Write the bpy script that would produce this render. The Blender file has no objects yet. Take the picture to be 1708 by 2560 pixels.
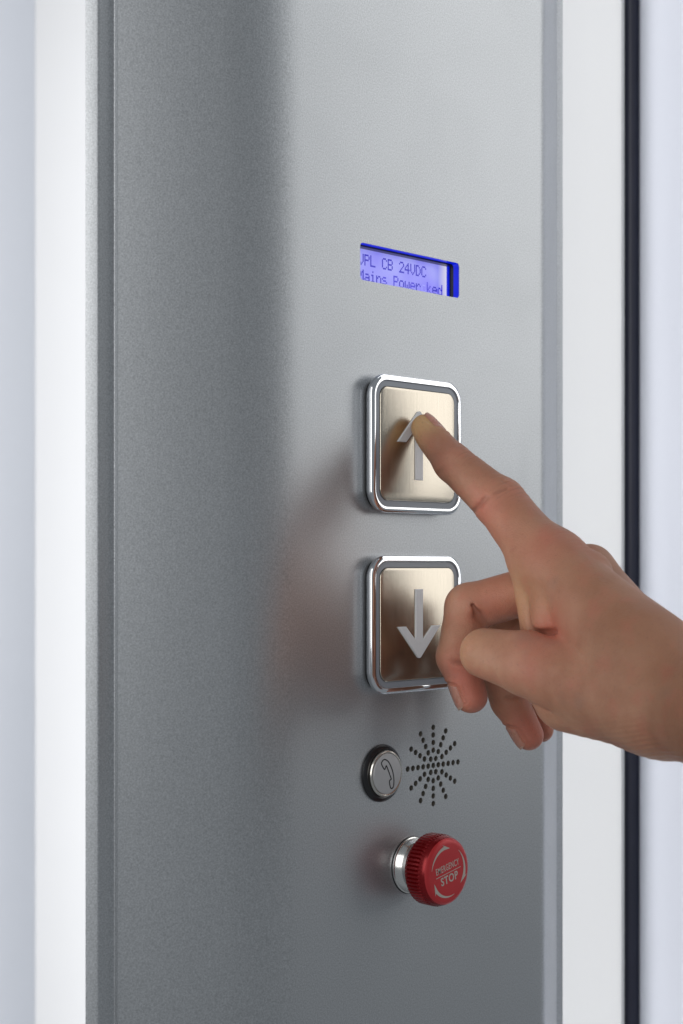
import bpy, bmesh, math, random
import numpy as np
from mathutils import Vector, Matrix
R = math.radians
MM = 0.001
S = bpy.context.scene
COL = S.collection

# ------------------------------------------------------------------ camera
# all lengths below are millimetres; the column's flat face is the plane y = 0, facing -y
F = 3861.0; PH = math.atan(3788 / F); CX = 854.0; HY = 1412.0; Z0 = 630.0
FW = np.array([math.cos(PH), math.sin(PH), 0.0]); RT = np.array([math.sin(PH), -math.cos(PH), 0.0]); UP = np.array([0, 0, 1.0])
CAM = -Z0 * (FW + (1042 - CX) / F * RT)
def at(x, y, d):
    return CAM + d * (FW + RT * ((x - CX) / F) + UP * ((HY - y) / F))
cam = bpy.data.cameras.new('camera'); co = bpy.data.objects.new('camera', cam); COL.objects.link(co)
m = Matrix(((RT[0], 0, -FW[0]), (RT[1], 0, -FW[1]), (RT[2], 1, -FW[2]))).to_4x4()
m.translation = Vector(CAM * MM); co.matrix_world = m
cam.sensor_fit = 'VERTICAL'; cam.sensor_height = 36.0; cam.sensor_width = 24.0
cam.lens = F / 2560 * 36.0
cam.shift_y = (HY - 1280.0) / 2560.0
cam.clip_start = 0.02; cam.clip_end = 50
cam.dof.use_dof = True; cam.dof.focus_distance = 0.612; cam.dof.aperture_fstop = 15
S.camera = co

# ------------------------------------------------------------------ light
w = bpy.data.worlds.new('World'); S.world = w; w.use_nodes = True
bg = w.node_tree.nodes['Background']; bg.inputs[0].default_value = (0.86, 0.93, 1.0, 1); bg.inputs[1].default_value = 0.215
S.view_settings.view_transform = 'Standard'; S.view_settings.look = 'None'
S.view_settings.exposure = 0.08; S.view_settings.gamma = 1.0; S.view_settings.use_curve_mapping = False
def lamp(name, loc, target, sx, sy, L, col=(1, 1, 1), spread=180):
    d = bpy.data.lights.new(name, 'AREA'); d.shape = 'RECTANGLE'; d.size = sx; d.size_y = sy
    d.energy = L * math.pi * sx * sy; d.color = col; d.spread = R(spread)
    o = bpy.data.objects.new(name, d); COL.objects.link(o)
    o.location = loc
    o.rotation_euler = (Vector(target) - Vector(loc)).to_track_quat('-Z', 'Y').to_euler()
    return o
lamp('softbox_key', (1.32, -0.97, 0.76), (0, 0, 0.0), 0.72, 1.84, 1.85, (1.0, 0.985, 0.965))
lamp('softbox_fill', (-1.42, -0.62, 0.45), (0.05, 0, -0.05), 0.8, 1.3, 2.2, (1.0, 0.985, 0.97))
lamp('camera_side_fill', (-1.25, -1.25, 0.4), (0, 0, 0), 0.7, 1.3, 0.5, (1.0, 0.99, 0.98))  # unseen lamp added to lighten the left facet and the hand
lamp('high_right_light', (0.75, -0.95, 1.3), (0, 0, 0.05), 0.7, 0.5, 1.6, (0.90, 0.95, 1.0))  # bluish area lamp, high at front right
lamp('post_fill', (-0.47, 0.33, 0.0), (0.25, 0.07, 0.0), 0.3, 1.6, 1.45, (1.0, 1.0, 1.0), 40)  # unseen lamp added to whiten the door post and leaf
lamp('side_panel_fill', tuple(at(-1500, HY, 900) * MM), tuple(at(-150, HY, 1350) * MM), 0.3, 1.8, 0.42, (1.0, 1.0, 1.0), 70)  # off-frame lamp added to brighten the side panel

# ------------------------------------------------------------------ helpers
def tag(o, label=None, cat=None, group=None, kind=None):
    if label: o['label'] = label
    if cat: o['category'] = cat
    if group: o['group'] = group
    if kind: o['kind'] = kind
    return o
def empty(name, loc=(0, 0, 0)):
    o = bpy.data.objects.new(name, None); COL.objects.link(o); o.location = Vector(loc) * MM
    o.empty_display_size = 0.02
    return o
def sharpen(me, ang=32):
    bm = bmesh.new(); bm.from_mesh(me)
    for f in bm.faces: f.smooth = True
    for e in bm.edges:
        if len(e.link_faces) == 2:
            e.smooth = e.calc_face_angle(0) < R(ang)
        else: e.smooth = False
    bm.to_mesh(me); bm.free()
def build(name, verts, faces, mat, parent=None, smooth=32, fix=True):
    me = bpy.data.meshes.new(name)
    me.from_pydata([tuple(float(c) * MM for c in v) for v in verts], [], faces)
    if fix:
        bm = bmesh.new(); bm.from_mesh(me)
        bmesh.ops.remove_doubles(bm, verts=bm.verts, dist=1e-7)
        bmesh.ops.recalc_face_normals(bm, faces=bm.faces)
        bm.to_mesh(me); bm.free()
    if smooth: sharpen(me, smooth)
    me.materials.append(mat)
    o = bpy.data.objects.new(name, me); COL.objects.link(o)
    if parent:
        o.parent = parent
        o.matrix_parent_inverse = Matrix.Translation(parent.matrix_world_loc if False else Vector(wloc(parent))).inverted()
    return o
def wloc(o):
    v = Vector((0, 0, 0))
    while o:
        v += o.location; 
        v += o.matrix_parent_inverse.translation if o.parent else Vector((0, 0, 0))
        o = o.parent
    return v
class MB:
    def __init__(s): s.v = []; s.f = []
    def add(s, v, f):
        n = len(s.v); s.v += [tuple(p) for p in v]; s.f += [tuple(i + n for i in q) for q in f]; return s
    def box(s, a, b):
        (x0, y0, z0), (x1, y1, z1) = a, b
        v = [(x0, y0, z0), (x1, y0, z0), (x1, y1, z0), (x0, y1, z0), (x0, y0, z1), (x1, y0, z1), (x1, y1, z1), (x0, y1, z1)]
        return s.add(v, [(0, 3, 2, 1), (4, 5, 6, 7), (0, 1, 5, 4), (1, 2, 6, 5), (2, 3, 7, 6), (3, 0, 4, 7)])
    def loops(s, loops, cap0=True, cap1=True, closed=True):
        n = len(loops[0]); v = [p for l in loops for p in l]; f = []
        for k in range(len(loops) - 1):
            for i in range(n if closed else n - 1):
                j = (i + 1) % n
                f.append((k * n + i, k * n + j, (k + 1) * n + j, (k + 1) * n + i))
        if cap0: f.append(tuple(range(n))[::-1])
        if cap1: f.append(tuple((len(loops) - 1) * n + i for i in range(n)))
        return s.add(v, f)
    def build(s, name, mat, parent=None, smooth=32): return build(name, s.v, s.f, mat, parent, smooth)
def rrect(cx, cz, hx, hz, r, h, n=10):
    """rounded rectangle in the plane standing h mm out of the panel (y = -h)"""
    out = []
    for qx, qz, a0 in ((1, 1, 0), (-1, 1, 90), (-1, -1, 180), (1, -1, 270)):
        for i in range(n + 1):
            a = R(a0 + 90 * i / n)
            out.append((cx + qx * (hx - r) + r * math.cos(a), -h, cz + qz * (hz - r) + r * math.sin(a)))
    return out
def circ(cx, cz, r, h, n=64):
    return [(cx + r * math.cos(2 * math.pi * i / n), -h, cz + r * math.sin(2 * math.pi * i / n)) for i in range(n)]
def lathe(cx, cz, prof, n=72):
    """prof: list of (radius, height out of panel)"""
    mb = MB(); mb.loops([circ(cx, cz, r, h, n) for r, h in prof]); return mb
def prism(poly, h0, h1, bevel=0.0):
    """poly: (x, z) outline extruded from height h0 to h1"""
    mb = MB()
    n = len(poly); area = sum(poly[i][0] * poly[(i + 1) % n][1] - poly[(i + 1) % n][0] * poly[i][1] for i in range(n))
    sg = 1 if area > 0 else -1
    def inset(d):
        out = []
        for i in range(n):
            p0, p1, p2 = poly[i - 1], poly[i], poly[(i + 1) % n]
            e1 = Vector((p1[0] - p0[0], p1[1] - p0[1])).normalized(); e2 = Vector((p2[0] - p1[0], p2[1] - p1[1])).normalized()
            n1 = Vector((-e1.y, e1.x)) * sg; n2 = Vector((-e2.y, e2.x)) * sg
            b = (n1 + n2); L = max(b.length, 0.3); b = b / L; k = d / max(0.35, b.dot(n1))
            out.append((p1[0] + b.x * k, p1[1] + b.y * k))
        return out
    ls = [[(x, -h0, z) for x, z in poly], [(x, -(h1 - bevel), z) for x, z in poly]]
    if bevel: ls.append([(x, -h1, z) for x, z in inset(bevel)])
    return mb.loops(ls)

# ------------------------------------------------------------------ materials
def nodes(name):
    mt = bpy.data.materials.new(name); mt.use_nodes = True
    nt = mt.node_tree; b = nt.nodes['Principled BSDF']
    return mt, nt, b
def N(nt, t, **kw):
    n = nt.nodes.new(t)
    for k, v in kw.items():
        if k in n.inputs: n.inputs[k].default_value = v
        else: setattr(n, k, v)
    return n
def simple(name, col, rough=0.4, metal=0.0, noise=0.06, scale=400, bump=0.0, **kw):
    mt, nt, b = nodes(name)
    b.inputs['Metallic'].default_value = metal
    tc = N(nt, 'ShaderNodeTexCoord'); no = N(nt, 'ShaderNodeTexNoise'); no.inputs['Scale'].default_value = scale; no.inputs['Detail'].default_value = 4
    nt.links.new(tc.outputs['Object'], no.inputs['Vector'])
    mx = N(nt, 'ShaderNodeMix'); mx.data_type = 'RGBA'
    mx.inputs['A'].default_value = (*[c * (1 - noise) for c in col], 1); mx.inputs['B'].default_value = (*[min(1, c * (1 + noise)) for c in col], 1)
    nt.links.new(no.outputs['Fac'], mx.inputs['Factor']); nt.links.new(mx.outputs['Result'], b.inputs['Base Color'])
    mr = N(nt, 'ShaderNodeMapRange'); mr.inputs['To Min'].default_value = rough * 0.88; mr.inputs['To Max'].default_value = rough * 1.12
    nt.links.new(no.outputs['Fac'], mr.inputs['Value']); nt.links.new(mr.outputs['Result'], b.inputs['Roughness'])
    if bump:
        bp = N(nt, 'ShaderNodeBump'); bp.inputs['Strength'].default_value = bump; bp.inputs['Distance'].default_value = 0.0002
        nt.links.new(no.outputs['Fac'], bp.inputs['Height']); nt.links.new(bp.outputs['Normal'], b.inputs['Normal'])
    for k, v in kw.items(): b.inputs[k.replace('_', ' ')].default_value = v
    return mt

def panel_material():
    mt, nt, b = nodes('silver_metallic_paint')
    tc = N(nt, 'ShaderNodeTexCoord')
    # flakes of the metallic powder coat
    no = N(nt, 'ShaderNodeTexNoise'); no.inputs['Scale'].default_value = 1700; no.inputs['Detail'].default_value = 2.5; no.inputs['Roughness'].default_value = 0.6
    nt.links.new(tc.outputs['Object'], no.inputs['Vector'])
    ra = N(nt, 'ShaderNodeMapRange'); ra.inputs['From Min'].default_value = 0.3; ra.inputs['From Max'].default_value = 0.7
    nt.links.new(no.outputs['Fac'], ra.inputs['Value'])
    mx = N(nt, 'ShaderNodeMix'); mx.data_type = 'RGBA'
    mx.inputs['A'].default_value = (0.39, 0.405, 0.422, 1); mx.inputs['B'].default_value = (0.585, 0.605, 0.628, 1)
    nt.links.new(ra.outputs['Result'], mx.inputs['Factor'])
    # broad faint unevenness of the coat
    n2 = N(nt, 'ShaderNodeTexNoise'); n2.inputs['Scale'].default_value = 14; n2.inputs['Detail'].default_value = 3
    nt.links.new(tc.outputs['Object'], n2.inputs['Vector'])
    m2 = N(nt, 'ShaderNodeMix'); m2.data_type = 'RGBA'; m2.blend_type = 'MULTIPLY'; m2.inputs['Factor'].default_value = 1
    cr = N(nt, 'ShaderNodeValToRGB'); cr.color_ramp.elements[0].color = (0.95, 0.95, 0.94, 1); cr.color_ramp.elements[1].color = (1, 1, 1, 1)
    nt.links.new(n2.outputs['Fac'], cr.inputs['Fac']); nt.links.new(mx.outputs['Result'], m2.inputs['A']); nt.links.new(cr.outputs['Color'], m2.inputs['B'])
    nt.links.new(m2.outputs['Result'], b.inputs['Base Color'])
    b.inputs['Metallic'].default_value = 0.8
    mr = N(nt, 'ShaderNodeMapRange'); mr.inputs['To Min'].default_value = 0.34; mr.inputs['To Max'].default_value = 0.43
    nt.links.new(no.outputs['Fac'], mr.inputs['Value'])
    # faint smears left by hands
    n3_ = N(nt, 'ShaderNodeTexNoise'); n3_.inputs['Scale'].default_value = 22; n3_.inputs['Detail'].default_value = 5; n3_.inputs['Distortion'].default_value = 1.2
    nt.links.new(tc.outputs['Object'], n3_.inputs['Vector'])
    r3 = N(nt, 'ShaderNodeMapRange'); r3.inputs['From Min'].default_value = .45; r3.inputs['From Max'].default_value = .75; r3.inputs['To Max'].default_value = .02
    nt.links.new(n3_.outputs['Fac'], r3.inputs['Value'])
    ad = N(nt, 'ShaderNodeMath', operation='ADD'); nt.links.new(mr.outputs['Result'], ad.inputs[0]); nt.links.new(r3.outputs['Result'], ad.inputs[1])
    nt.links.new(ad.outputs[0], b.inputs['Roughness'])
    bp = N(nt, 'ShaderNodeBump'); bp.inputs['Strength'].default_value = 0.35; bp.inputs['Distance'].default_value = 0.00012
    nt.links.new(no.outputs['Fac'], bp.inputs['Height']); nt.links.new(bp.outputs['Normal'], b.inputs['Normal'])
    return mt
def brushed(name, col, rough):
    mt, nt, b = nodes(name)
    tc = N(nt, 'ShaderNodeTexCoord'); mp = N(nt, 'ShaderNodeMapping'); mp.inputs['Scale'].default_value = (3200, 3200, 70)
    no = N(nt, 'ShaderNodeTexNoise'); no.inputs['Scale'].default_value = 1; no.inputs['Detail'].default_value = 5; no.inputs['Roughness'].default_value = .65
    nt.links.new(tc.outputs['Object'], mp.inputs['Vector']); nt.links.new(mp.outputs['Vector'], no.inputs['Vector'])
    mx = N(nt, 'ShaderNodeMix'); mx.data_type = 'RGBA'; mx.inputs['A'].default_value = (*[c * .74 for c in col], 1); mx.inputs['B'].default_value = (*[c * 1.12 for c in col], 1)
    nt.links.new(no.outputs['Fac'], mx.inputs['Factor']); nt.links.new(mx.outputs['Result'], b.inputs['Base Color'])
    b.inputs['Metallic'].default_value = 1
    mr = N(nt, 'ShaderNodeMapRange'); mr.inputs['To Min'].default_value = rough * .75; mr.inputs['To Max'].default_value = rough * 1.25
    nt.links.new(no.outputs['Fac'], mr.inputs['Value']); nt.links.new(mr.outputs['Result'], b.inputs['Roughness'])
    bp = N(nt, 'ShaderNodeBump'); bp.inputs['Strength'].default_value = 0.25; bp.inputs['Distance'].default_value = 0.00005
    nt.links.new(no.outputs['Fac'], bp.inputs['Height']); nt.links.new(bp.outputs['Normal'], b.inputs['Normal'])
    return mt
M_PANEL = panel_material()
M_CHROME = simple('chrome', (0.80, 0.81, 0.83), 0.06, 1.0, 0.02)
M_PLATE = brushed('brushed_steel', (0.57, 0.515, 0.43), 0.24)
M_RING = simple('grey_light_ring', (0.27, 0.295, 0.335), 0.35, 0.0)
M_ARROW = simple('frosted_arrow_plastic', (0.72, 0.73, 0.75), 0.38, 0.0)
M_BLACK = simple('black_plastic', (0.012, 0.012, 0.014), 0.3, 0.0)
M_DARK = simple('dark_cavity', (0.01, 0.01, 0.012), 0.8, 0.0)
M_CAP = simple('satin_cap', (0.50, 0.50, 0.51), 0.34, 0.35)
M_CAPRING = simple('satin_ring', (0.66, 0.63, 0.58), 0.22, 1.0)
M_INK = simple('black_ink', (0.01, 0.01, 0.012), 0.5)
M_ALU = simple('turned_aluminium', (0.78, 0.77, 0.74), 0.2, 1.0, 0.03)
M_RED = simple('red_anodised', (0.24, 0.004, 0.007), 0.27, 0.5, 0.08)
M_REDFACE = simple('red_satin_face', (0.50, 0.030, 0.036), 0.42, 0.25, 0.05)
M_PRINT = simple('silver_print', (0.52, 0.48, 0.43), 0.4, 0.5)
M_LINER = simple('hole_liner', (0.42, 0.40, 0.36), 0.35, 0.8)
M_WHITE = simple('white_paint', (0.82, 0.82, 0.83), 0.5, 0.0, 0.01, 8)
M_DOOR = simple('pale_door_laminate', (0.74, 0.76, 0.84), 0.4, 0.0, 0.015, 12)
M_SEAL = simple('dark_rubber_seal', (0.042, 0.045, 0.075), 0.35, 0.0, 0.2, 60)
M_GREY = simple('pale_grey_lacquer', (0.76, 0.79, 0.86), 0.35, 0.0, 0.02, 20)
def emis(name, col, st):
    mt, nt, b = nodes(name); b.inputs['Base Color'].default_value = (*[c * .3 for c in col], 1)
    b.inputs['Emission Color'].default_value = (*col, 1); b.inputs['Emission Strength'].default_value = st; b.inputs['Roughness'].default_value = .3
    return mt

# ------------------------------------------------------------------ surroundings
ZB, ZT = -420, 620
def slab(name, x0, x1, d, thick, mat, parent=None, zb=-1400, zt=1400, r=0, bulge=0):
    """upright slab facing the viewer between two sight lines at distance d"""
    a, b = at(x0, HY, d), at(x1, HY, d)
    u = (b - a) / np.linalg.norm(b - a); n = FW; W = np.linalg.norm(b - a)
    prof = []
    ns = 24
    for i in range(ns + 1):
        t = i / ns; s = t * W
        e = min(s, W - s)
        dep = (r - math.sqrt(max(0, r * r - (r - e) ** 2))) if e < r else 0
        prof.append((a + u * s + n * dep)[:2])
    prof += [(b + n * thick)[:2], (a + n * thick)[:2]]
    mb = MB(); mb.loops([[(p[0], p[1], z) for p in prof] for z in (zb, zt)])
    return mb.build(name, mat, parent, 25)
wall = slab('wall', -1600, 3600, 2300, 50, M_WHITE); tag(wall, kind='structure')
lamp('wall_fill', tuple(at(560, HY, 1900) * MM), tuple(at(120, HY, 2300) * MM), 0.2, 2.2, 4.7)  # added lamp, hidden behind the column, whitens the wall

post = slab('door_post', 1330, 1563.5, 860, 60, M_WHITE, r=3)
tag(post, 'white upright door post just right of the silver column', 'post', kind='thing')
door = empty('door', at(1580, HY, 872))
tag(door, 'pale lilac white door leaf with a dark seal at the right edge of the picture', 'door', kind='thing')
slab('seal', 1562, 1603.5, 872, 30, M_SEAL, door, r=4)
slab('door_leaf', 1603, 2500, 868, 42, M_DOOR, door, r=2)
side = slab('side_panel', -900, 87, 1350, 3, M_GREY, r=2)
tag(side, 'pale grey out of focus side panel left of the bright wall strip', 'panel', kind='thing')

# ------------------------------------------------------------------ column
column = empty('lift_control_panel', (4, 0, -600))
tag(column, 'silver metallic control column with display, arrow buttons, call button and red stop knob', 'control panel', kind='thing')
def half(x0, LB, A1, A2, LT):
    # from the flat face, bends over LB mm, then a gently arched side facet
    pts = [(0, 0.0), (56, 0.0), (x0 - 2, 0.0), (x0, 0.0)]
    x, y, L, st = x0, 0.0, 0.0, 0.8
    while L < LT:
        t = L / LB
        a = A1 * (t * t * (3 - 2 * t)) if t < 1 else A1 + (L - LB) / (LT - LB) * (A2 - A1)
        x += st * math.cos(R(a)); y += st * math.sin(R(a)); L += st
        pts.append((x, y))
    return pts
hp = half(67.0, 40, 29, 34, 74); hr = half(76.0, 11, 29, 32.5, 57)
def rim(p, fl, lip, out=0.15):
    ex, ey = p
    return [(ex + 0.12, ey + 0.25), (ex + 0.2, ey + 1.7), (ex + 0.35, ey + 1.95), (ex + 0.7, ey + 2.1), (ex + fl - .6, ey + 2.5), (ex + fl - .3, ey + 2.56), (ex + fl - .05, ey + 2.66), (ex + fl + out * .12, ey + 2.95), (ex + fl + out, ey + 2.8 + lip), (ex + fl + out - .25, ey + 3.2 + lip), (ex + 3, ey + 3.3 + lip)]
outer = [(4 - x, y) for x, y in (hp + rim(hp[-1], 6.9, 3.0, 3.2))[::-1]] + [(4 + x, y) for x, y in (hr + rim(hr[-1], 8.5, 3.0))[1:]]
ex, ey = hp[-1]
T = 2.2
inner = []
for i, p in enumerate(outer):
    a = outer[max(0, i - 1)]; b = outer[min(len(outer) - 1, i + 1)]
    t = Vector((b[0] - a[0], b[1] - a[1])).normalized(); nn = Vector((-t.y, t.x))
    inner.append((p[0] + nn.x * T, p[1] + nn.y * T))
inner = [p for p in inner if True]
# keep the inner skin simple: straight back edge where the lip folds
cut = 11
inner2 = inner[cut:-cut]
loop = outer + inner2[::-1]
zs = [-620, 620]
mb = MB(); mb.loops([[(x, y, z) for x, y in loop] for z in zs])
front = mb.build('front_panel', M_PANEL, column, 30)

# openings: display window and speaker holes
DX0, DX1, DZ0, DZ1 = -33.3, 26.9, 112.0, 126.7
HOLES = [(10.3, -82.8)]
P = 3.15
for k in range(12):
    a = R(30 * k)
    for r_ in range(1, 6):
        if r_ == 1 and k not in (0, 6, 2, 4, 8, 10): continue
        HOLES.append((10.3 + r_ * P * math.cos(a), -82.8 + r_ * P * math.sin(a)))
cb = MB()
cb.loops([rrect((DX0 + DX1) / 2, (DZ0 + DZ1) / 2, (DX1 - DX0) / 2, (DZ1 - DZ0) / 2, 1.6, h, 6) for h in (2, -5)])
for hx, hz in HOLES: cb.loops([circ(hx, hz, 1.18, h, 20) for h in (2, -5)])
cutter = cb.build('cutter', M_PANEL, None, 0)
md = front.modifiers.new('b', 'BOOLEAN'); md.operation = 'DIFFERENCE'; md.solver = 'EXACT'; md.object = cutter
bpy.context.view_layer.update()
dg = bpy.context.evaluated_depsgraph_get()
nm = bpy.data.meshes.new_from_object(front.evaluated_get(dg))
front.modifiers.clear(); front.data = nm; sharpen(nm, 25)
bpy.data.objects.remove(cutter)
bk = MB(); bk.box((4 - ex - 2, ey + 6.4, -620), (4 + hr[-1][0] + 2, ey + 9, 620)); bk.build('back_panel', M_PANEL, column)

# speaker: perforated liner sunk behind the holes
sp = MB()
for hx, hz in HOLES:
    sp.loops([circ(hx, hz, 1.17, h, 20) for h in (-0.25, -2.8)], cap0=False, cap1=False)
    sp.loops([circ(hx, hz, 1.17, h, 20) for h in (-2.8, -2.9)], cap0=True, cap1=True)
speaker = sp.build('speaker_grille', M_LINER, column)
sb = lathe(10.3, -82.8, [(24, -3.0), (24, -14), (0.5, -14.2)]); sb.build('speaker', M_DARK, speaker)

# display -------------------------------------------------------------------
SD = -6.4
scr_m, nt, b = nodes('lit_display')
tc = N(nt, 'ShaderNodeTexCoord'); sx = N(nt, 'ShaderNodeSeparateXYZ'); nt.links.new(tc.outputs['Object'], sx.inputs['Vector'])
no = N(nt, 'ShaderNodeTexNoise'); no.inputs['Scale'].default_value = 55; no.inputs['Detail'].default_value = 1
nt.links.new(tc.outputs['Object'], no.inputs['Vector'])
cr = N(nt, 'ShaderNodeValToRGB'); cr.color_ramp.elements[0].position = .34; cr.color_ramp.elements[1].position = .66
cr.color_ramp.elements[0].color = (0.22, 0.20, 0.92, 1); cr.color_ramp.elements[1].color = (0.40, 0.42, 0.95, 1)
nt.links.new(no.outputs['Fac'], cr.inputs['Fac'])
# the screen's emission turns pale towards the right end
mr = N(nt, 'ShaderNodeMapRange'); mr.inputs['From Min'].default_value = 0.0205; mr.inputs['From Max'].default_value = 0.0262; mr.inputs['To Min'].default_value = 0; mr.inputs['To Max'].default_value = .75
nt.links.new(sx.outputs['X'], mr.inputs['Value'])
mx = N(nt, 'ShaderNodeMix'); mx.data_type = 'RGBA'; mx.inputs['B'].default_value = (0.95, 0.93, 0.85, 1)
nt.links.new(mr.outputs['Result'], mx.inputs['Factor']); nt.links.new(cr.outputs['Color'], mx.inputs['A'])
nt.links.new(mx.outputs['Result'], b.inputs['Emission Color']); b.inputs['Emission Strength'].default_value = .82
b.inputs['Base Color'].default_value = (0.05, 0.05, 0.15, 1); b.inputs['Roughness'].default_value = .25
M_BLUE = emis('blue_spill_glow', (0.0, 0.008, 0.5), 1.0)  # emission stands in for screen light falling on the window edges
M_DOT = emis('display_dots', (0.012, 0.008, 0.44), .9)
M_DOT2 = emis('fading_display_dots', (0.035, 0.025, 0.55), .9)
M_DOT3 = emis('ghost_display_dots', (0.24, 0.24, 0.80), .92)
sc = MB(); sc.box((DX0 - 9, -SD, DZ0 - 6), (27.0, -SD + 1.5, DZ1 + 3.0)); scr = sc.build('display_screen', scr_m, column)
# frame of the module: black hood, and edges made to glow blue
fr = MB()
fr.box((DX0 - 9, 3.3, DZ1 - 0.6), (DX1 + 3, 6.39, DZ1 + 3)); fr.box((DX1 + 0.2, 3.3, DZ0 - 6), (DX1 + 3, 6.39, DZ1 - 0.6))
fr.build('display_hood', M_BLACK, scr)
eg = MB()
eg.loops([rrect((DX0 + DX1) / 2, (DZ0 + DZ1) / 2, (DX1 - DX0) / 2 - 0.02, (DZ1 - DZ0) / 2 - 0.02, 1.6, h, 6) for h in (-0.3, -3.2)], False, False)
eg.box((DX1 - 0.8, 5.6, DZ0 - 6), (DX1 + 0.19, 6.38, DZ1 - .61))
eg.build('window_edge_glow', M_BLUE, scr)
FONT = {
 'V': "10001 10001 10001 10001 10001 01010 00100", 'P': "11110 10001 10001 11110 10000 10000 10000", 'L': "10000 10000 10000 10000 10000 10000 11111",
 'C': "01110 10001 10000 10000 10000 10001 01110", 'B': "11110 10001 10001 11110 10001 10001 11110", '2': "01110 10001 00001 00010 00100 01000 11111",
 '4': "00010 00110 01010 10010 11111 00010 00010", 'D': "11100 10010 10001 10001 10001 10010 11100", 'M': "10001 11011 10101 10101 10001 10001 10001",
 'a': "00000 00000 01110 00001 01111 10001 01111", 'i': "00100 00000 01100 00100 00100 00100 01110", 'n': "00000 00000 10110 11001 10001 10001 10001",
 's': "00000 00000 01110 10000 01110 00001 11110", 'o': "00000 00000 01110 10001 10001 10001 01110", 'w': "00000 00000 10001 10001 10101 10101 01010",
 'e': "00000 00000 01110 10001 11111 10000 01110", 'r': "00000 00000 10110 11001 10000 10000 10000", 'c': "00000 00000 01110 10000 10000 10001 01110",
 'k': "10000 10000 10010 10100 11000 10100 10010", 'd': "00001 00001 01101 10011 10001 10001 01111"}
X0c, CP, DPX, DPZ = -27.65, 3.43, 0.6, 0.655
def text(row, z, mats):
    for m_ in mats:
        mb = MB()
        for col, (ch, k) in enumerate(row):
            if k != m_ or ch == ' ': continue
            for j, line in enumerate(FONT[ch].split()):
                for i, c in enumerate(line):
                    if c == '1':
                        xx = X0c + col * CP + i * DPX; zz = z - j * DPZ
                        mb.box((xx, -SD - .05, zz - DPZ * .99), (xx + DPX * .995, -SD - .01, zz))
        if mb.v: mb.build('display_text', mats[m_], scr, 0)
mats = {0: M_DOT, 1: M_DOT2, 2: M_DOT3}
text([(c, 0) for c in 'VPL CB 24VDC'], 124.2, mats)
text([('M', 0), ('a', 0), ('i', 0), ('n', 0), ('s', 1), (' ', 0), ('P', 1), ('o', 0), ('w', 0), ('e', 1), ('r', 0), ('c', 2), ('k', 1), ('e', 0), ('d', 1)], 117.9, mats)

# push buttons --------------------------------------------------------------
def arrow(cx, cz, s):
    """s = 1 points up, -1 down"""
    hw, L, W, wh, wt = 2.15, 13.9, 12.9, 12.9, 5.0
    r = 0.6
    p = [(-hw, -L), (hw, -L), (hw, L - 7.3), (W - wt, L - wh), (W, L - wh), (0.9, L - .25), (0, L), (-0.9, L - .25), (-W, L - wh), (-W + wt, L - wh), (-hw, L - 7.3)]
    p = [(cx + x, cz + s * z) for x, z in p]
    return p if s > 0 else p[::-1]
def push_button(cz, s, label):
    cx = -4.9
    B = MB()
    prof = [(25.0, 0.05, 7.0), (25.2, 0.9, 7.2), (25.8, 1.0, 7.6), (26.3, 1.4, 8.0), (26.6, 2.4, 8.2), (27.2, 2.7, 8.5), (27.45, 3.2, 8.7), (27.55, 4.2, 8.75), (27.45, 4.7, 8.6), (27.2, 5.05, 8.4), (26.9, 5.25, 8.1), (26.2, 5.38, 7.6), (25.4, 5.44, 7.0), (25.15, 5.4, 6.75), (25.0, 5.2, 6.6), (24.95, 4.4, 6.5)]
    B.loops([rrect(cx, cz, a, a, r, h) for a, h, r in prof])
    body = B.build('push_button', M_CHROME, column, 40); tag(body, label)
    g = MB(); g.loops([rrect(cx, cz, a, a, r, h) for a, h, r in [(25.5, 0.02, 7.4), (25.8, 0.15, 7.6), (25.8, 0.7, 7.6), (25.4, 0.85, 7.3)]]); g.build('gasket', M_BLACK, body)
    g = MB(); g.loops([rrect(cx, cz, a, a, r, h) for a, h, r in [(24.93, 4.3, 6.4), (24.93, 4.75, 6.4), (24.8, 4.85, 6.3), (22.7, 4.9, 4.5), (22.6, 4.5, 4.4)]]); g.build('light_ring', M_RING, body)
    g = MB(); g.loops([rrect(cx, cz, a, a, r, h) for a, h, r in [(22.45, 4.4, 4.3), (22.45, 5.1, 4.3), (22.3, 5.28, 4.15), (22.0, 5.36, 3.9)]]); g.build('button_plate', M_PLATE, body)
    prism(arrow(cx, cz, s), 5.2, 6.0, 0.18).build('arrow', M_ARROW, body)
push_button(48.0, 1, 'upper square chrome framed button with an up arrow')
push_button(-23.7, -1, 'lower square chrome framed button with a down arrow')

# call button ---------------------------------------------------------------
cxx, czz = -21.2, -82.9
base = lathe(cxx, czz, [(11.3, 0.02), (11.45, 0.3), (11.3, 0.9), (10.6, 1.5), (9.9, 1.75), (9.3, 1.6)]).build('call_button', M_BLACK, column)
tag(base, 'small round call button with a handset sign in a black surround')
lathe(cxx, czz, [(9.2, 1.5), (9.25, 2.7), (9.0, 3.1), (8.6, 3.2), (8.2, 3.0), (8.1, 2.8)]).build('bezel', M_CAPRING, base)
lathe(cxx, czz, [(8.0, 2.7), (8.0, 3.25), (7.8, 3.45), (7.5, 3.5)]).build('button_cap', M_CAP, base)
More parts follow.
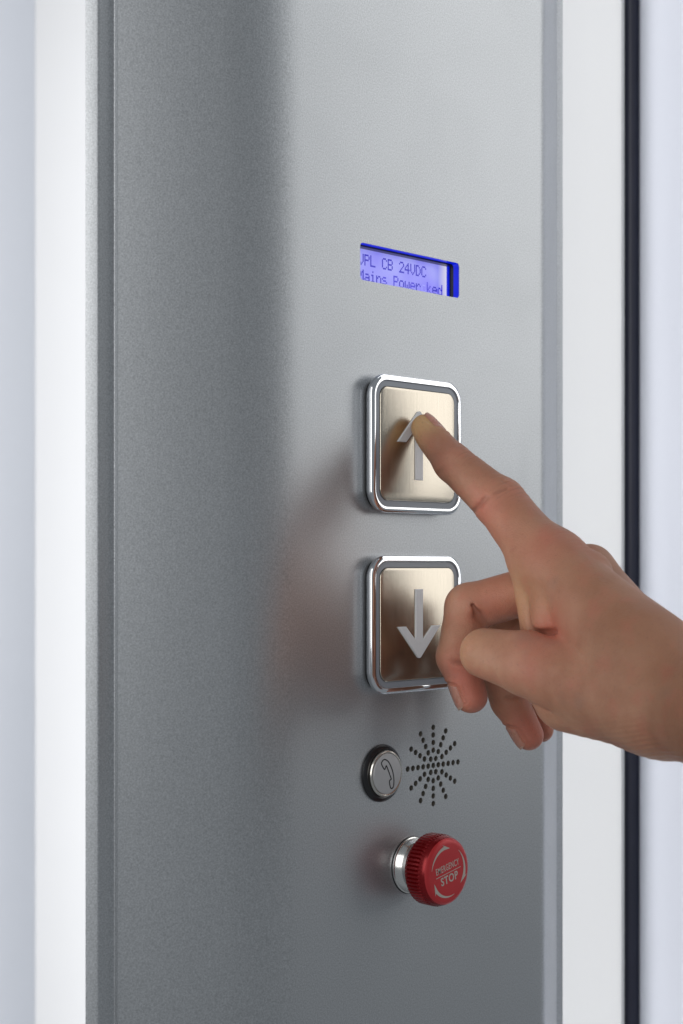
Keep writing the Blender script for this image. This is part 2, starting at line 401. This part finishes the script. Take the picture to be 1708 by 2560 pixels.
# handset outline, traced as a line of even width
hs = [(-1.9, 5.9), (-3.2, 5.2), (-3.6, 4.2), (-2.2, 2.2), (-1.6, 2.1), (-1.1, 2.9), (-0.6, 3.0), (1.9, -1.8), (2.0, -2.3), (1.2, -2.7), (1.0, -3.5), (1.6, -5.6), (2.5, -6.0), (3.4, -5.2), (3.6, -2.6), (3.0, 0.4), (1.6, 3.2), (0.1, 5.0)]
def catmull(p, n=5, closed=True):
    out = []
    m_ = len(p)
    for i in range(m_):
        a, b_, c, d = (Vector(p[(i + k) % m_]) for k in (-1, 0, 1, 2))
        for j in range(n):
            t = j / n
            out.append(0.5 * ((2 * b_) + (c - a) * t + (2 * a - 5 * b_ + 4 * c - d) * t * t + (3 * b_ - a - 3 * c + d) * t ** 3))
    return out
def ribbon(pts, wdt, h0, h1):
    n = len(pts); A, B_ = [], []
    for i in range(n):
        t = (pts[(i + 1) % n] - pts[i - 1]).normalized(); nn = Vector((-t.y, t.x)) * wdt / 2
        A.append(pts[i] + nn); B_.append(pts[i] - nn)
    mb = MB()
    L = [[(p.x, -h, p.y) for p in q] for q, h in ((A, h0), (A, h1), (B_, h1), (B_, h0))]
    mb.loops(L, False, False); return mb
ribbon([Vector((cxx + p.x, czz + p.y)) for p in catmull(hs, 4)], 0.52, 3.45, 3.56).build('handset_sign', M_INK, base, 0)

# emergency stop ------------------------------------------------------------
ex_, ez_ = -3.6, -121.9
M_ALU_ = M_ALU
ring = lathe(ex_, ez_, [(11.1, 0.02), (11.35, 0.2), (11.35, 1.0), (11.0, 1.2), (9.9, 3.6), (9.6, 3.9), (9.5, 9.5), (8, 9.8)]).build('emergency_stop_button', M_ALU, column)
tag(ring, 'red emergency stop knob on a turned metal collar')
lathe(ex_, ez_, [(11.5, 0.02), (11.65, 0.15), (11.4, 0.3)]).build('gasket', M_BLACK, ring)
kn = MB(); loops = []
NK = 54
def kn_loop(r, h, kn_=0.0, n=NK * 8):
    out = []
    for i in range(n):
        a = 2 * math.pi * i / n; ph = (i % 8) / 8
        c = -kn_ * max(0, math.cos(2 * math.pi * ph)) ** 1.5
        out.append((ex_ + (r + c) * math.cos(a), -h, ez_ + (r + c) * math.sin(a)))
    return out
prof = [(9.7, 7.6, 0), (11.3, 7.8, 0), (11.7, 8.1, 0), (11.9, 10.5, 0), (12.3, 11.6, 0), (13.3, 12.2, 0), (14.0, 12.5, .55), (14.3, 13.0, .65), (14.35, 18.0, .65), (14.3, 19.0, .6), (14.1, 19.5, .2), (13.95, 20.0, 0), (13.6, 21.0, 0), (13.1, 21.9, 0), (12.5, 22.5, 0), (11.8, 22.8, 0), (11.0, 22.9, 0)]
prof = [(r_, h_ - 3.0 if h_ > 12 else 7.0 + (h_ - 7.6) * .43, k_) for r_, h_, k_ in prof]
kn.loops([kn_loop(*p) for p in prof])
knob = kn.build('knob', M_RED, ring, 40)
face = lathe(ex_, ez_, [(13.15, 18.95), (12.55, 19.58), (11.85, 19.86), (11.0, 19.96), (6, 19.99), (0.3, 20.0)]).build('knob_face', M_REDFACE, ring)
# curved arrows on the face
def face_pt(r, a): return (ex_ + r * math.cos(a), ez_ + r * math.sin(a))
am = MB()
for k in range(3):
    a0 = R(150 - 120 * k + 22); a1 = a0 - R(84)
    o_, i_ = [], []
    for i in range(15):
        t = i / 14; a = a0 + (a1 - a0) * t * 0.80
        wd = 0.06 + 1.35 * t ** 0.9
        o_.append(face_pt(10.0 + wd * .45, a)); i_.append(face_pt(10.0 - wd * .55, a))
    ah = a0 + (a1 - a0) * 0.80
    head = [face_pt(11.5, ah + R(3)), face_pt(9.3, a1 - R(4)), face_pt(8.95, ah - R(3))]
    poly = o_ + head[:2] + i_[::-1]
    q = prism(poly[::-1], 19.9, 20.06); am.add(q.v, q.f)
am.build('arrows', M_PRINT, ring, 0)
def lettering(txt, cx, cz, size, sxx, depth, h, mat, parent, rot=0, sh=0.0, bold=0.0):
    cu = bpy.data.curves.new('lettering', 'FONT'); cu.body = txt; cu.size = size; cu.align_x = 'CENTER'; cu.align_y = 'CENTER'
    cu.extrude = depth; cu.offset = bold; cu.resolution_u = 6; cu.space_character = 1.12; cu.shear = sh
    o = bpy.data.objects.new('tmp', cu); COL.objects.link(o)
    bpy.context.view_layer.update()
    me = bpy.data.meshes.new_from_object(o.evaluated_get(bpy.context.evaluated_depsgraph_get()))
    bpy.data.objects.remove(o)
    vs = []
    for v in me.vertices:
        x, y, z = v.co.x * sxx, v.co.y, v.co.z
        xr = x * math.cos(rot) - y * math.sin(rot); yr = x * math.sin(rot) + y * math.cos(rot)
        vs.append((cx + xr, -h - z, cz + yr))
    fs = [tuple(p.vertices) for p in me.polygons]
    bpy.data.meshes.remove(me)
    return build('lettering', vs, fs, mat, parent, 0)
RA = R(11)
def rp(dx, dz): return ex_ + dx * math.cos(RA) - dz * math.sin(RA), ez_ + dx * math.sin(RA) + dz * math.cos(RA)
p = rp(-.2, 1.9); lettering('EMERGENCY', p[0], p[1], 3.7, 0.62, 0.04, 20.02, M_PRINT, ring, RA, 0, 0.02)
p = rp(.1, -3.0); lettering('STOP', p[0], p[1], 4.5, 0.9, 0.04, 20.02, M_PRINT, ring, RA, 0, 0.1)
bar = [rp(-7.6, -0.55), rp(7.6, -0.55), rp(7.6, -0.3), rp(-7.6, -0.3)]
prism(bar, 19.98, 20.06).build('printed_line', M_PRINT, ring, 0)

# ------------------------------------------------------------------ hand
SKIN = dict(lo=(0.41, 0.19, 0.115), hi=(0.52, 0.275, 0.175), tan=(0.36, 0.175, 0.10), red=(0.54, 0.175, 0.12), pale=(0.62, 0.38, 0.19), nail=(0.52, 0.25, 0.185))
RES = 0.5
CREASES = None
def smin(a, b, k):
    h = np.maximum(k - np.abs(a - b), 0) / k
    return np.minimum(a, b) - h * h * k * 0.25
def smax(a, b, k): return -smin(-a, -b, k)
def cone(p, a, b, ra, rb):
    ba = b - a; L2 = ba @ ba; L = math.sqrt(L2)
    pa = p - a
    rr = ra - rb; a2 = L2 - rr * rr; il2 = 1.0 / L2
    y = pa @ ba; z = y - L2
    t = pa * L2 - y[:, None] * ba
    x2 = np.einsum('ij,ij->i', t, t)
    y2 = y * y * L2; z2 = z * z * L2
    k = np.sign(rr) * rr * rr * x2
    d = (np.sqrt(x2 * a2 * il2) + y * rr) * il2 - ra
    c1 = np.sign(z) * a2 * z2 > k
    c2 = np.sign(y) * a2 * y2 < k
    d = np.where(c1, np.sqrt(x2 + z2) * il2 - rb, np.where(c2, np.sqrt(x2 + y2) * il2 - ra, d))
    return d
def seg_d(p, a, b):
    pa = p - a; ba = b - a
    h = np.clip((pa @ ba) / (ba @ ba), 0, 1)
    return np.linalg.norm(pa - h[:, None] * ba, axis=1)
def A(x, y, d): return at(x, y, d)
J = {
 'ix': [A(1061, 1069, 616), A(1132, 1156, 606), A(1244, 1252, 595), A(1383, 1414, 574)],
 'md': [A(1176, 1742, 602), A(1143, 1642, 603), A(1172, 1518, 598), A(1466, 1440, 596)],
 'rg': [A(1322, 1838, 619), A(1274, 1752, 620), A(1222, 1620, 617), A(1470, 1486, 612)],
 'pk': [A(1354, 1824, 637), A(1330, 1750, 638), A(1292, 1660, 636), A(1488, 1530, 628)],
 'th': [A(1212, 1633, 574), A(1322, 1660, 563), A(1462, 1708, 548), A(1620, 1768, 528)],
}
RAD = {'ix': (5.2, 7.4, 9.3, 12.0), 'md': (6.2, 7.8, 9.0, 10.2), 'rg': (6.0, 7.3, 8.4, 10.0), 'pk': (5.0, 6.2, 7.2, 9.5), 'th': (9.3, 11.6, 13.5, 15.0)}
def unit(v): return v / np.linalg.norm(v)
def img(dx, dy, dc=0.0): return unit(RT * dx - UP * dy - FW * dc)    # a direction: right, down, towards the viewer
DORS = {'ix': img(.74, -.60, .28), 'md': img(-.93, .30, -.12), 'rg': img(-.86, .5, -.1), 'pk': img(-.86, .5, 0)}
def midn(a, b, n, t=.5): 
    ax = unit(b - a); n = unit(n - ax * (n @ ax)); return a + (b - a) * t, ax, n
def finger(p, key):
    j = J[key]; r = RAD[key]; d = None
    for i in range(3):
        c = cone(p, j[i], j[i + 1], r[i], r[i + 1] if not (i == 2 and key != 'th') else r[i + 1] * .92)
        d = c if d is None else smin(d, c, 2.2)
    return d
NAILS = {   # outward normal, reach behind and ahead of the tip centre, half opening angle
 'ix': (img(.78, -.62, .10), -8.0, 3.8, 52),
 'md': (img(-.93, .36, .05), -7.8, 3.7, 50),
 'rg': (img(-.85, .52, .05), -7.6, 3.5, 50),
}
def nail_frame(k):
    n, u0, u1, ha = NAILS[k]; ax = unit(J[k][0] - J[k][1]); n = unit(n - ax * (ax @ n)); s = np.cross(ax, n)
    r = RAD[k][0] + .8
    return J[k][0] + ax * (u0 + u1) / 2 + n * r * .9, ax, n, s, u1 - u0, 2 * r * math.sin(R(ha))
def crease(p, pts, wdt, dep, power=2):
    d = None
    for a, b in zip(pts[:-1], pts[1:]):
        q = seg_d(p, a, b); d = q if d is None else np.minimum(d, q)
    return dep * np.exp(-(d / wdt) ** power)
def bump(p, c, rr, h): 
    return h * np.exp(-((p - c) ** 2).sum(1) / (rr * rr))
def vnoise(p, sc, seed=0):
    rng = np.random.RandomState(seed); out = 0
    for i in range(6):
        k = rng.normal(size=3); k = k / np.linalg.norm(k) * sc * rng.uniform(.6, 1.5); out = out + np.sin(p @ k + rng.uniform(0, 6.28))
    return out / 6
def sdf(p, detail=True):
    ws = A(1650, 1690, 534)
    palm = cone(p, J['ix'][3], A(1640, 1662, 532), 12.4, 14.2)
    palm = smin(palm, cone(p, J['md'][3], A(1660, 1705, 548), 11.0, 15.5), 2.5)
    palm = smin(palm, cone(p, J['rg'][3], A(1675, 1730, 560), 10.0, 17.0), 7)
    palm = smin(palm, cone(p, J['pk'][3], A(1680, 1770, 568), 9.5, 15.0), 7)
    palm = smin(palm, cone(p, A(1446, 1520, 572), A(1600, 1660, 538), 12.0, 19.0), 8)           # first dorsal interosseous
    palm = smin(palm, cone(p, A(1426, 1738, 560), A(1640, 1784, 530), 13.2, 13.4), 8)           # thenar
    palm = smin(palm, cone(p, A(1500, 1640, 575), A(1650, 1740, 550), 14.0, 16.0), 8)
    palm = smin(palm, cone(p, A(1672, 1738, 532), A(1960, 1850, 474), 18.8, 19.0), 10)          # wrist and forearm
    # skin of the first web, between index finger and thumb
    web = cone(p, A(1331, 1420, 581), A(1362, 1580, 578), 7.6, 8.4)
    web = smin(web, cone(p, A(1352, 1400, 577), A(1400, 1470, 576), 9.0, 9.0), 4)
    fold = cone(p, A(1396, 1490, 568), A(1386, 1552, 567), 8.6, 7.8)
    fold = smin(fold, cone(p, A(1398, 1500, 569), A(1470, 1440, 567), 8.4, 9), 6)
    palm0 = palm
    palm = smin(palm, web, 5); palm = smin(palm, fold, 1.6)
    tot = None
    for key, k in (('ix', 7), ('md', 4), ('rg', 4), ('pk', 4)):
        d = smin(finger(p, key), palm, k)
        tot = d if tot is None else smin(tot, d, .8)
    th = finger(p, 'th')
    rest = smin(palm0, th, 4)
    # thumb blends into the palm only behind the web crease
    tot = smin(tot, rest, .8)
    if not detail: return tot
    # finger pads and knuckles
    tot = tot - bump(p, A(1052, 1105, 610), 7, .7) - bump(p, A(1168, 1218, 594), 9, .5) - bump(p, A(1298, 1222, 590), 8, .9) \
              - bump(p, A(1270, 1340, 585), 12, .9) - bump(p, A(1205, 1745, 597), 8, .7) - bump(p, A(1345, 1650, 557), 12, .7) \
              - bump(p, A(1492, 1383, 592), 9, 1.4) - bump(p, A(1442, 1362, 572), 9, .7) + bump(p, A(1250, 1180, 588), 9, .5)
    # flexion creases (grooves across the palm side of the joints)
    c = crease(p, [A(1088, 1192, 606), A(1106, 1166, 597)], .9, .55)
    c += crease(p, [A(1180, 1284, 597), A(1202, 1262, 588), A(1222, 1246, 587)], 1.1, .75)
    c += crease(p, [A(1268, 1392, 584), A(1284, 1370, 573), A(1300, 1362, 572)], 1.0, .35)
    c += crease(p, [A(1118, 1655, 594), A(1150, 1658, 595), A(1180, 1660, 596)], 1.0, 1.1)
    c += crease(p, [A(1182, 1514, 590), A(1198, 1540, 590), A(1216, 1570, 592)], 1.1, 2.0) + crease(p, [A(1196, 1540, 590), A(1240, 1590, 590)], 2.2, 1.6)
    c += crease(p, [A(1268, 1745, 612), A(1300, 1742, 612), A(1328, 1752, 614)], 1.0, 1.0)
    c += crease(p, [A(1372, 1584, 561), A(1400, 1578, 556), A(1432, 1572, 553)], 1.2, 1.1)      # end of the thumb web
    c += crease(p, [A(1336, 1582, 566), A(1372, 1585, 560)], 1.6, 1.8)
    c += crease(p, [A(1330, 1762, 556), A(1352, 1775, 552), A(1390, 1776, 549), A(1430, 1768, 546)], 1.1, .45)
    c += crease(p, [A(1362, 1440, 568), A(1338, 1480, 571), A(1332, 1530, 571), A(1334, 1580, 571)], 1.2, 1.3)
    c += crease(p, [A(1318, 1430, 574), A(1340, 1490, 572), A(1352, 1530, 571)], 1.2, .45)
    c += crease(p, [A(1302, 1440, 576), A(1316, 1500, 575), A(1340, 1550, 572)], 1.0, .35)
    c += crease(p, [A(1470, 1822, 546), A(1560, 1842, 538), A(1660, 1846, 530)], 1.5, .35)
    # fine wrinkles over the knuckles
    for J0, ax, dor, rr, am, lam in ((A(1290, 1228, 591), unit(J['ix'][2] - J['ix'][3]), img(.74, -.55, .40), 9, .36, 2.3),
                                     (A(1180, 1140, 600), unit(J['ix'][1] - J['ix'][2]), img(.74, -.60, .35), 6.5, .22, 2.0),
                                     (A(1445, 1372, 572), unit(J['ix'][3] - A(1640, 1655, 532)), img(.6, -.7, .3), 11, .22, 2.4)):
        q = p - J0; s = q @ ax + .9 * vnoise(p, .35, 3)
        g = np.exp(-(q * q).sum(1) / (rr * rr))
        c += am * (.6 * np.sin(2 * math.pi * s / lam) + .4 * np.sin(2 * math.pi * s / lam / .63 + 2)) * g * (.7 + .8 * vnoise(p, .3, 11))
    c += crease(p, [A(1236, 1232, 585), A(1268, 1226, 586), A(1302, 1226, 591)], .65, .7) + crease(p, [A(1246, 1246, 585), A(1280, 1240, 587), A(1310, 1242, 592)], .7, .55)
    c += crease(p, [A(1254, 1200, 589), A(1272, 1214, 588)], .7, .3) + crease(p, [A(1255, 1262, 585), A(1290, 1256, 586), A(1318, 1260, 591)], .7, .22)
    c += crease(p, [A(1200, 1262, 588), A(1212, 1240, 587)], .8, .3) + crease(p, [A(1290, 1372, 574), A(1330, 1368, 568), A(1345, 1380, 566)], .9, .25)
    # fine folds along the lower heel of the hand and the wrist
    q = p - A(1600, 1862, 540); s = q @ img(.35, .94, 0) + .8 * vnoise(p, .25, 5)
    c += .09 * np.sin(2 * math.pi * s / 1.9) * np.exp(-((q @ img(1, .1, 0)) / 22) ** 2 - ((q @ img(-.1, 1, 0)) / 9) ** 2)
    # tendons / veins on the back of the hand
    tot = tot - crease(p, [A(1470, 1405, 565), A(1560, 1500, 548), A(1660, 1590, 528)], 2.6, .55) - crease(p, [A(1500, 1500, 560), A(1560, 1560, 546), A(1640, 1640, 515)], 2.2, .3)
    c += .14 * vnoise(p, .5, 7) + .22 * vnoise(p, .14, 8)
    if CREASES is not None: CREASES.append(c)
    tot = tot + c
    # nail beds
    for k in NAILS:
        cc, ax, n, sd, L, W = nail_frame(k)
        q = p - cc; u = q @ ax; v = q @ sd; ww = q @ n
        e = np.sqrt((np.maximum(np.abs(u) - (L / 2 - 3.2), 0)) ** 2 + (np.maximum(np.abs(v) - (W / 2 - 3.2), 0)) ** 2) - 3.2
        near = (ww > -4)
        tot = tot + near * (.35 * np.exp(-(e / .6) ** 2) * (u < L / 2 - 1.5) - .22 * np.exp(-((e - 1.2) / .8) ** 2) * (u < L / 2 - 3))
    return tot
# the pressed finger pad is flattened against the button plate
def field(p):
    d = sdf(p)
    return smax(d, p[:, 1] + 6.02, 1.0)
allp = np.array([q for k in J for q in J[k]] + [A(1960, 1850, 474)])
lo = allp.min(0) - 30; hi = allp.max(0) + 30
# keep the forearm to what could be seen from a step to either side
BL = 12
n3 = (np.ceil((hi - lo) / RES / BL).astype(int)) * BL + 1
G = np.full(tuple(n3), 5.0, dtype=np.float32)
nb = (n3 - 1) // BL
bx, by, bz = np.meshgrid(*[np.arange(k) for k in nb], indexing='ij')
B0 = np.stack([bx.ravel(), by.ravel(), bz.ravel()], 1)
cen = lo + (B0 + .5) * BL * RES
dc = sdf(cen, False)
half_d = BL * RES * .5 * 1.7321 + 2.5
ii = np.arange(BL + 1); gx, gy, gz = np.meshgrid(ii, ii, ii, indexing='ij'); off = np.stack([gx.ravel(), gy.ravel(), gz.ravel()], 1)
sel = np.where(np.abs(dc) < half_d)[0]
for i in np.where(dc <= -half_d)[0]:
    b0 = B0[i] * BL; G[b0[0]:b0[0] + BL + 1, b0[1]:b0[1] + BL + 1, b0[2]:b0[2] + BL + 1] = -5
CH = 60
for s in range(0, len(sel), CH):
    ids = sel[s:s + CH]
    pts = (B0[ids][:, None, :] * BL + off[None]).reshape(-1, 3)
    v = field(lo + pts * RES).reshape(len(ids), BL + 1, BL + 1, BL + 1)
    for q, i in enumerate(ids):
        b0 = B0[i] * BL; G[b0[0]:b0[0] + BL + 1, b0[1]:b0[1] + BL + 1, b0[2]:b0[2] + BL + 1] = v[q]
def surface_nets(G):
    s = G < 0
    nx, ny, nz = G.shape
    acc = np.zeros((nx - 1, ny - 1, nz - 1, 3), np.float32); cnt = np.zeros((nx - 1, ny - 1, nz - 1), np.float32)
    for ax in range(3):
        a = [slice(None)] * 3; b = [slice(None)] * 3; a[ax] = slice(0, -1); b[ax] = slice(1, None)
        va, vb = G[tuple(a)], G[tuple(b)]
        cr = s[tuple(a)] != s[tuple(b)]
        t = np.where(cr, va / np.where(cr, va - vb, 1), 0)
        o1, o2 = [k for k in range(3) if k != ax]
        for d1 in (0, 1):
            for d2 in (0, 1):
                sl = [slice(None)] * 3
                sl[o1] = slice(d1, d1 + G.shape[o1] - 1); sl[o2] = slice(d2, d2 + G.shape[o2] - 1)
                c = cr[tuple(sl)]; tt = t[tuple(sl)]
                cnt += c
                acc[..., ax] += np.where(c, tt, 0); acc[..., o1] += c * d1; acc[..., o2] += c * d2
    act = cnt > 0
    idx = -np.ones(act.shape, np.int64); idx[act] = np.arange(act.sum())
    pos = np.stack(np.nonzero(act), 1) + acc[act] / cnt[act][:, None]
    faces = []
    for ax in range(3):
        o1, o2 = (ax + 1) % 3, (ax + 2) % 3
        a = [slice(1, -1)] * 3; b = [slice(1, -1)] * 3; a[ax] = slice(0, -1); b[ax] = slice(1, None)
        sa, sb = s[tuple(a)], s[tuple(b)]
        for flip, mask in ((0, sa & ~sb), (1, ~sa & sb)):
            q = np.stack(np.nonzero(mask), 1)
            base = q.copy(); base[:, o1] += 1; base[:, o2] += 1
            def at_(d1, d2):
                r = base.copy(); r[:, o1] -= d1; r[:, o2] -= d2
                return idx[r[:, 0], r[:, 1], r[:, 2]]
            qd = np.stack([at_(0, 0), at_(1, 0), at_(1, 1), at_(0, 1)], 1)
            faces.append(qd if not flip else qd[:, ::-1])
    return pos, np.concatenate(faces)
V, Fc = surface_nets(G)
V = lo + V * RES
# project on the exact field once
def grad(p, e=.15):
    K = np.array([(1, -1, -1), (-1, -1, 1), (-1, 1, -1), (1, 1, 1)], float)
    return sum(field(p + k * e)[:, None] * k for k in K) / (4 * e)
def batch(fn, p, n=120000): return np.concatenate([fn(p[i:i + n]) for i in range(0, len(p), n)])
gr = batch(grad, V); dv = batch(field, V)
gl = (gr * gr).sum(1); V = V - gr * np.clip(dv / np.maximum(gl, .3), -.35, .35)[:, None]
hand_me = bpy.data.meshes.new('hand')
hand_me.vertices.add(len(V)); hand_me.vertices.foreach_set('co', (V * MM).astype(np.float32).ravel())
hand_me.loops.add(len(Fc) * 4); hand_me.loops.foreach_set('vertex_index', Fc.astype(np.int32).ravel())
hand_me.polygons.add(len(Fc)); hand_me.polygons.foreach_set('loop_start', np.arange(0, len(Fc) * 4, 4, dtype=np.int32))
hand_me.update(calc_edges=True); hand_me.validate()
hand_me.polygons.foreach_set('use_smooth', np.ones(len(Fc), bool))
# skin colouring: flushed joints and tips, paler web, veins
red = np.zeros(len(V)); pale = np.zeros(len(V))
for c_, r_, a_ in ((A(1350, 1660, 556), 9, .9), (A(1300, 1480, 575), 1, 0), (A(1190, 1750, 597), 11, .8), (A(1330, 1830, 612), 12, .9), (A(1362, 1830, 630), 12, .7),
                   (A(1230, 1520, 590), 12, .55), (A(1150, 1690, 594), 8, .6), (A(1205, 1270, 588), 7, .5), (A(1240, 1320, 586), 12, .35), (A(1105, 1150, 600), 9, .35), (A(1390, 1560, 560), 9, .7),
                   (A(1360, 1380, 566), 10, .45), (A(1290, 1235, 588), 8, .3), (A(1450, 1375, 570), 9, .35), (A(1440, 1590, 553), 12, .4), (A(1115, 1660, 596), 7, .3)):
    red += a_ * np.exp(-((V - c_) ** 2).sum(1) / (r_ * r_))
for c_, r_, a_ in ((A(1048, 1060, 612), 7, 1.4), (A(1300, 1500, 577), 9, .35), (A(1165, 1620, 574), 8, .3), (A(1340, 1440, 572), 7, .4), (A(1385, 1500, 562), 7, .3)):
    pale += a_ * np.exp(-((V - c_) ** 2).sum(1) / (r_ * r_))
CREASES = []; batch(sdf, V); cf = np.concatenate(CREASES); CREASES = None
ca = hand_me.color_attributes.new('skin_tone', 'FLOAT_COLOR', 'POINT')
buf = np.zeros((len(V), 4), np.float32); buf[:, 0] = np.clip(red, 0, 1); buf[:, 1] = np.clip(pale, 0, 1)
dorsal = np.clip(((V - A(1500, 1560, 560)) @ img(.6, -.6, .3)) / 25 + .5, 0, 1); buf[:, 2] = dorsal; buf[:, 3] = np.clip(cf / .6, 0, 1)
ca.data.foreach_set('color', buf.ravel())

mt, nt, b = nodes('skin')
tc = N(nt, 'ShaderNodeTexCoord'); at_n = N(nt, 'ShaderNodeAttribute'); at_n.attribute_name = 'skin_tone'
sp_ = N(nt, 'ShaderNodeSeparateColor'); nt.links.new(at_n.outputs['Color'], sp_.inputs['Color'])
def mixc(a, b_, fac, blend='MIX'):
    mx = N(nt, 'ShaderNodeMix'); mx.data_type = 'RGBA'; mx.blend_type = blend
    for k, v in (('A', a), ('B', b_)):
        if isinstance(v, tuple): mx.inputs[k].default_value = (*v, 1)
        else: nt.links.new(v, mx.inputs[k])
    if isinstance(fac, float): mx.inputs['Factor'].default_value = fac
    else: nt.links.new(fac, mx.inputs['Factor'])
    return mx.outputs['Result']
def noise(sc, det=3, ro=.55):
    n = N(nt, 'ShaderNodeTexNoise'); n.inputs['Scale'].default_value = sc; n.inputs['Detail'].default_value = det; n.inputs['Roughness'].default_value = ro
    nt.links.new(tc.outputs['Object'], n.inputs['Vector']); return n.outputs['Fac']
def rng(v, a, b_, c=0, d=1):
    m_ = N(nt, 'ShaderNodeMapRange'); m_.inputs['From Min'].default_value = a; m_.inputs['From Max'].default_value = b_; m_.inputs['To Min'].default_value = c; m_.inputs['To Max'].default_value = d
    nt.links.new(v, m_.inputs['Value']); return m_.outputs['Result']
SK = SKIN
base_c = mixc(SK['lo'], SK['hi'], rng(noise(60, 4), .35, .65))
base_c = mixc(base_c, SK['tan'], rng(sp_.outputs['Blue'], .3, 1, 0, .55))
base_c = mixc(base_c, SK['red'], sp_.outputs['Red'])
base_c = mixc(base_c, SK['pale'], sp_.outputs['Green'])
base_c = mixc(base_c, SK['red'], rng(noise(110, 4), .50, .72, 0, .35))
base_c = mixc(base_c, (.20, .10, .07), rng(noise(800, 3), .58, .80, 0, .25))
base_c = mixc(base_c, (.30, .19, .15), rng(noise(45, 2), .58, .70, 0, .3))
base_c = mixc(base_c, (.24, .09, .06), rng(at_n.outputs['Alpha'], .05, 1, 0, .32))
nt.links.new(base_c, b.inputs['Base Color'])
b.inputs['Subsurface Weight'].default_value = 0.22
b.inputs['Subsurface Radius'].default_value = (1.0, 0.35, 0.18); b.inputs['Subsurface Scale'].default_value = 0.0030
b.inputs['Roughness'].default_value = 0.5
b.inputs['Specular IOR Level'].default_value = 0.38
vo = N(nt, 'ShaderNodeTexVoronoi'); vo.inputs['Scale'].default_value = 1300; vo.feature = 'DISTANCE_TO_EDGE'
mp = N(nt, 'ShaderNodeMapping'); mp.inputs['Rotation'].default_value = (0.3, 0.5, 0.8); mp.inputs['Scale'].default_value = (1, .45, 1)
nt.links.new(tc.outputs['Object'], mp.inputs['Vector']); nt.links.new(mp.outputs['Vector'], vo.inputs['Vector'])
b1 = N(nt, 'ShaderNodeBump'); b1.inputs['Strength'].default_value = .45; b1.inputs['Distance'].default_value = .00013
nt.links.new(rng(vo.outputs['Distance'], 0, .25), b1.inputs['Height'])
b2 = N(nt, 'ShaderNodeBump'); b2.inputs['Strength'].default_value = .45; b2.inputs['Distance'].default_value = .0004
nt.links.new(noise(420, 5, .6), b2.inputs['Height']); nt.links.new(b1.outputs['Normal'], b2.inputs['Normal'])
nt.links.new(b2.outputs['Normal'], b.inputs['Normal'])
hand_me.materials.append(mt)
hand = bpy.data.objects.new('hand', hand_me); COL.objects.link(hand)
tag(hand, 'right hand with extended index finger pressing the up arrow button, other fingers curled', 'hand')

M_NAIL = simple('fingernail', SK['nail'], 0.28, 0.0, 0.05, 300, 0, Subsurface_Weight=0.3, Subsurface_Scale=0.0015)
M_NAILTIP = simple('fingernail_tip', (0.56, 0.36, 0.27), 0.3, 0.0)
for k in NAILS:
    nrm, u0, u1, ha = NAILS[k]; cc, ax, n, sd, L, W = nail_frame(k); c0 = J[k][0]
    def radius(u, th):
        d_ = math.cos(th) * n + math.sin(th) * sd; r_ = 11.0
        for _ in range(40):
            r_ -= np.clip(sdf((c0 + ax * u + d_ * r_)[None], False)[0] * .9, -.5, 1)
        return r_
    Ra = radius(u0, 0); Rb = radius(0.5, 0)
    nu, nv = 24, 21; top = []
    for i in range(nu):
        t = i / (nu - 1); u = u0 + (u1 - u0) * t
        for j in range(nv):
            v = j / (nv - 1) * 2 - 1
            hw = ha * (1 - .30 * max(0, .25 - t) ** 2 / .0625)
            th = R(hw) * v
            uu = u + (1.6 * v * v * max(0, .3 - t) / .3) - 1.5 * v * v * max(0, t - .75) / .25
            r_ = Ra + (Rb - Ra) * t + .10 + .28 * math.sin(math.pi * min(1, t * .95)) - .38 * abs(v) ** 5 - .5 * max(0, .07 - t) / .07 - .25 * max(0, t - .8) / .2
            d_ = math.cos(th) * n + math.sin(th) * sd
            top.append(c0 + ax * uu + d_ * r_)
    top = np.array(top); axp = np.array([c0 + ax * ((q - c0) @ ax) for q in top])
    bot = top + (axp - top) / np.linalg.norm(axp - top, axis=1)[:, None] * .5
    fs = []
    for i in range(nu - 1):
        for j in range(nv - 1):
            a = i * nv + j; fs.append((a, a + 1, a + nv + 1, a + nv))
    o2 = nu * nv
    fs += [tuple(q + o2 for q in f[::-1]) for f in fs]
    rimv = [i * nv for i in range(nu)] + [(nu - 1) * nv + j for j in range(1, nv)] + [i * nv + nv - 1 for i in range(nu - 2, -1, -1)] + [j for j in range(nv - 2, 0, -1)]
    for a, b_ in zip(rimv, rimv[1:] + rimv[:1]): fs.append((a, b_, b_ + o2, a + o2))
    nl = build('fingernail', np.concatenate([top, bot]), fs, M_NAIL, hand, 50)
    nl.data.materials.append(M_NAILTIP)
    for p_ in nl.data.polygons:
        if (np.array(p_.center) / MM - c0) @ ax > u1 - 1.2: p_.material_index = 1
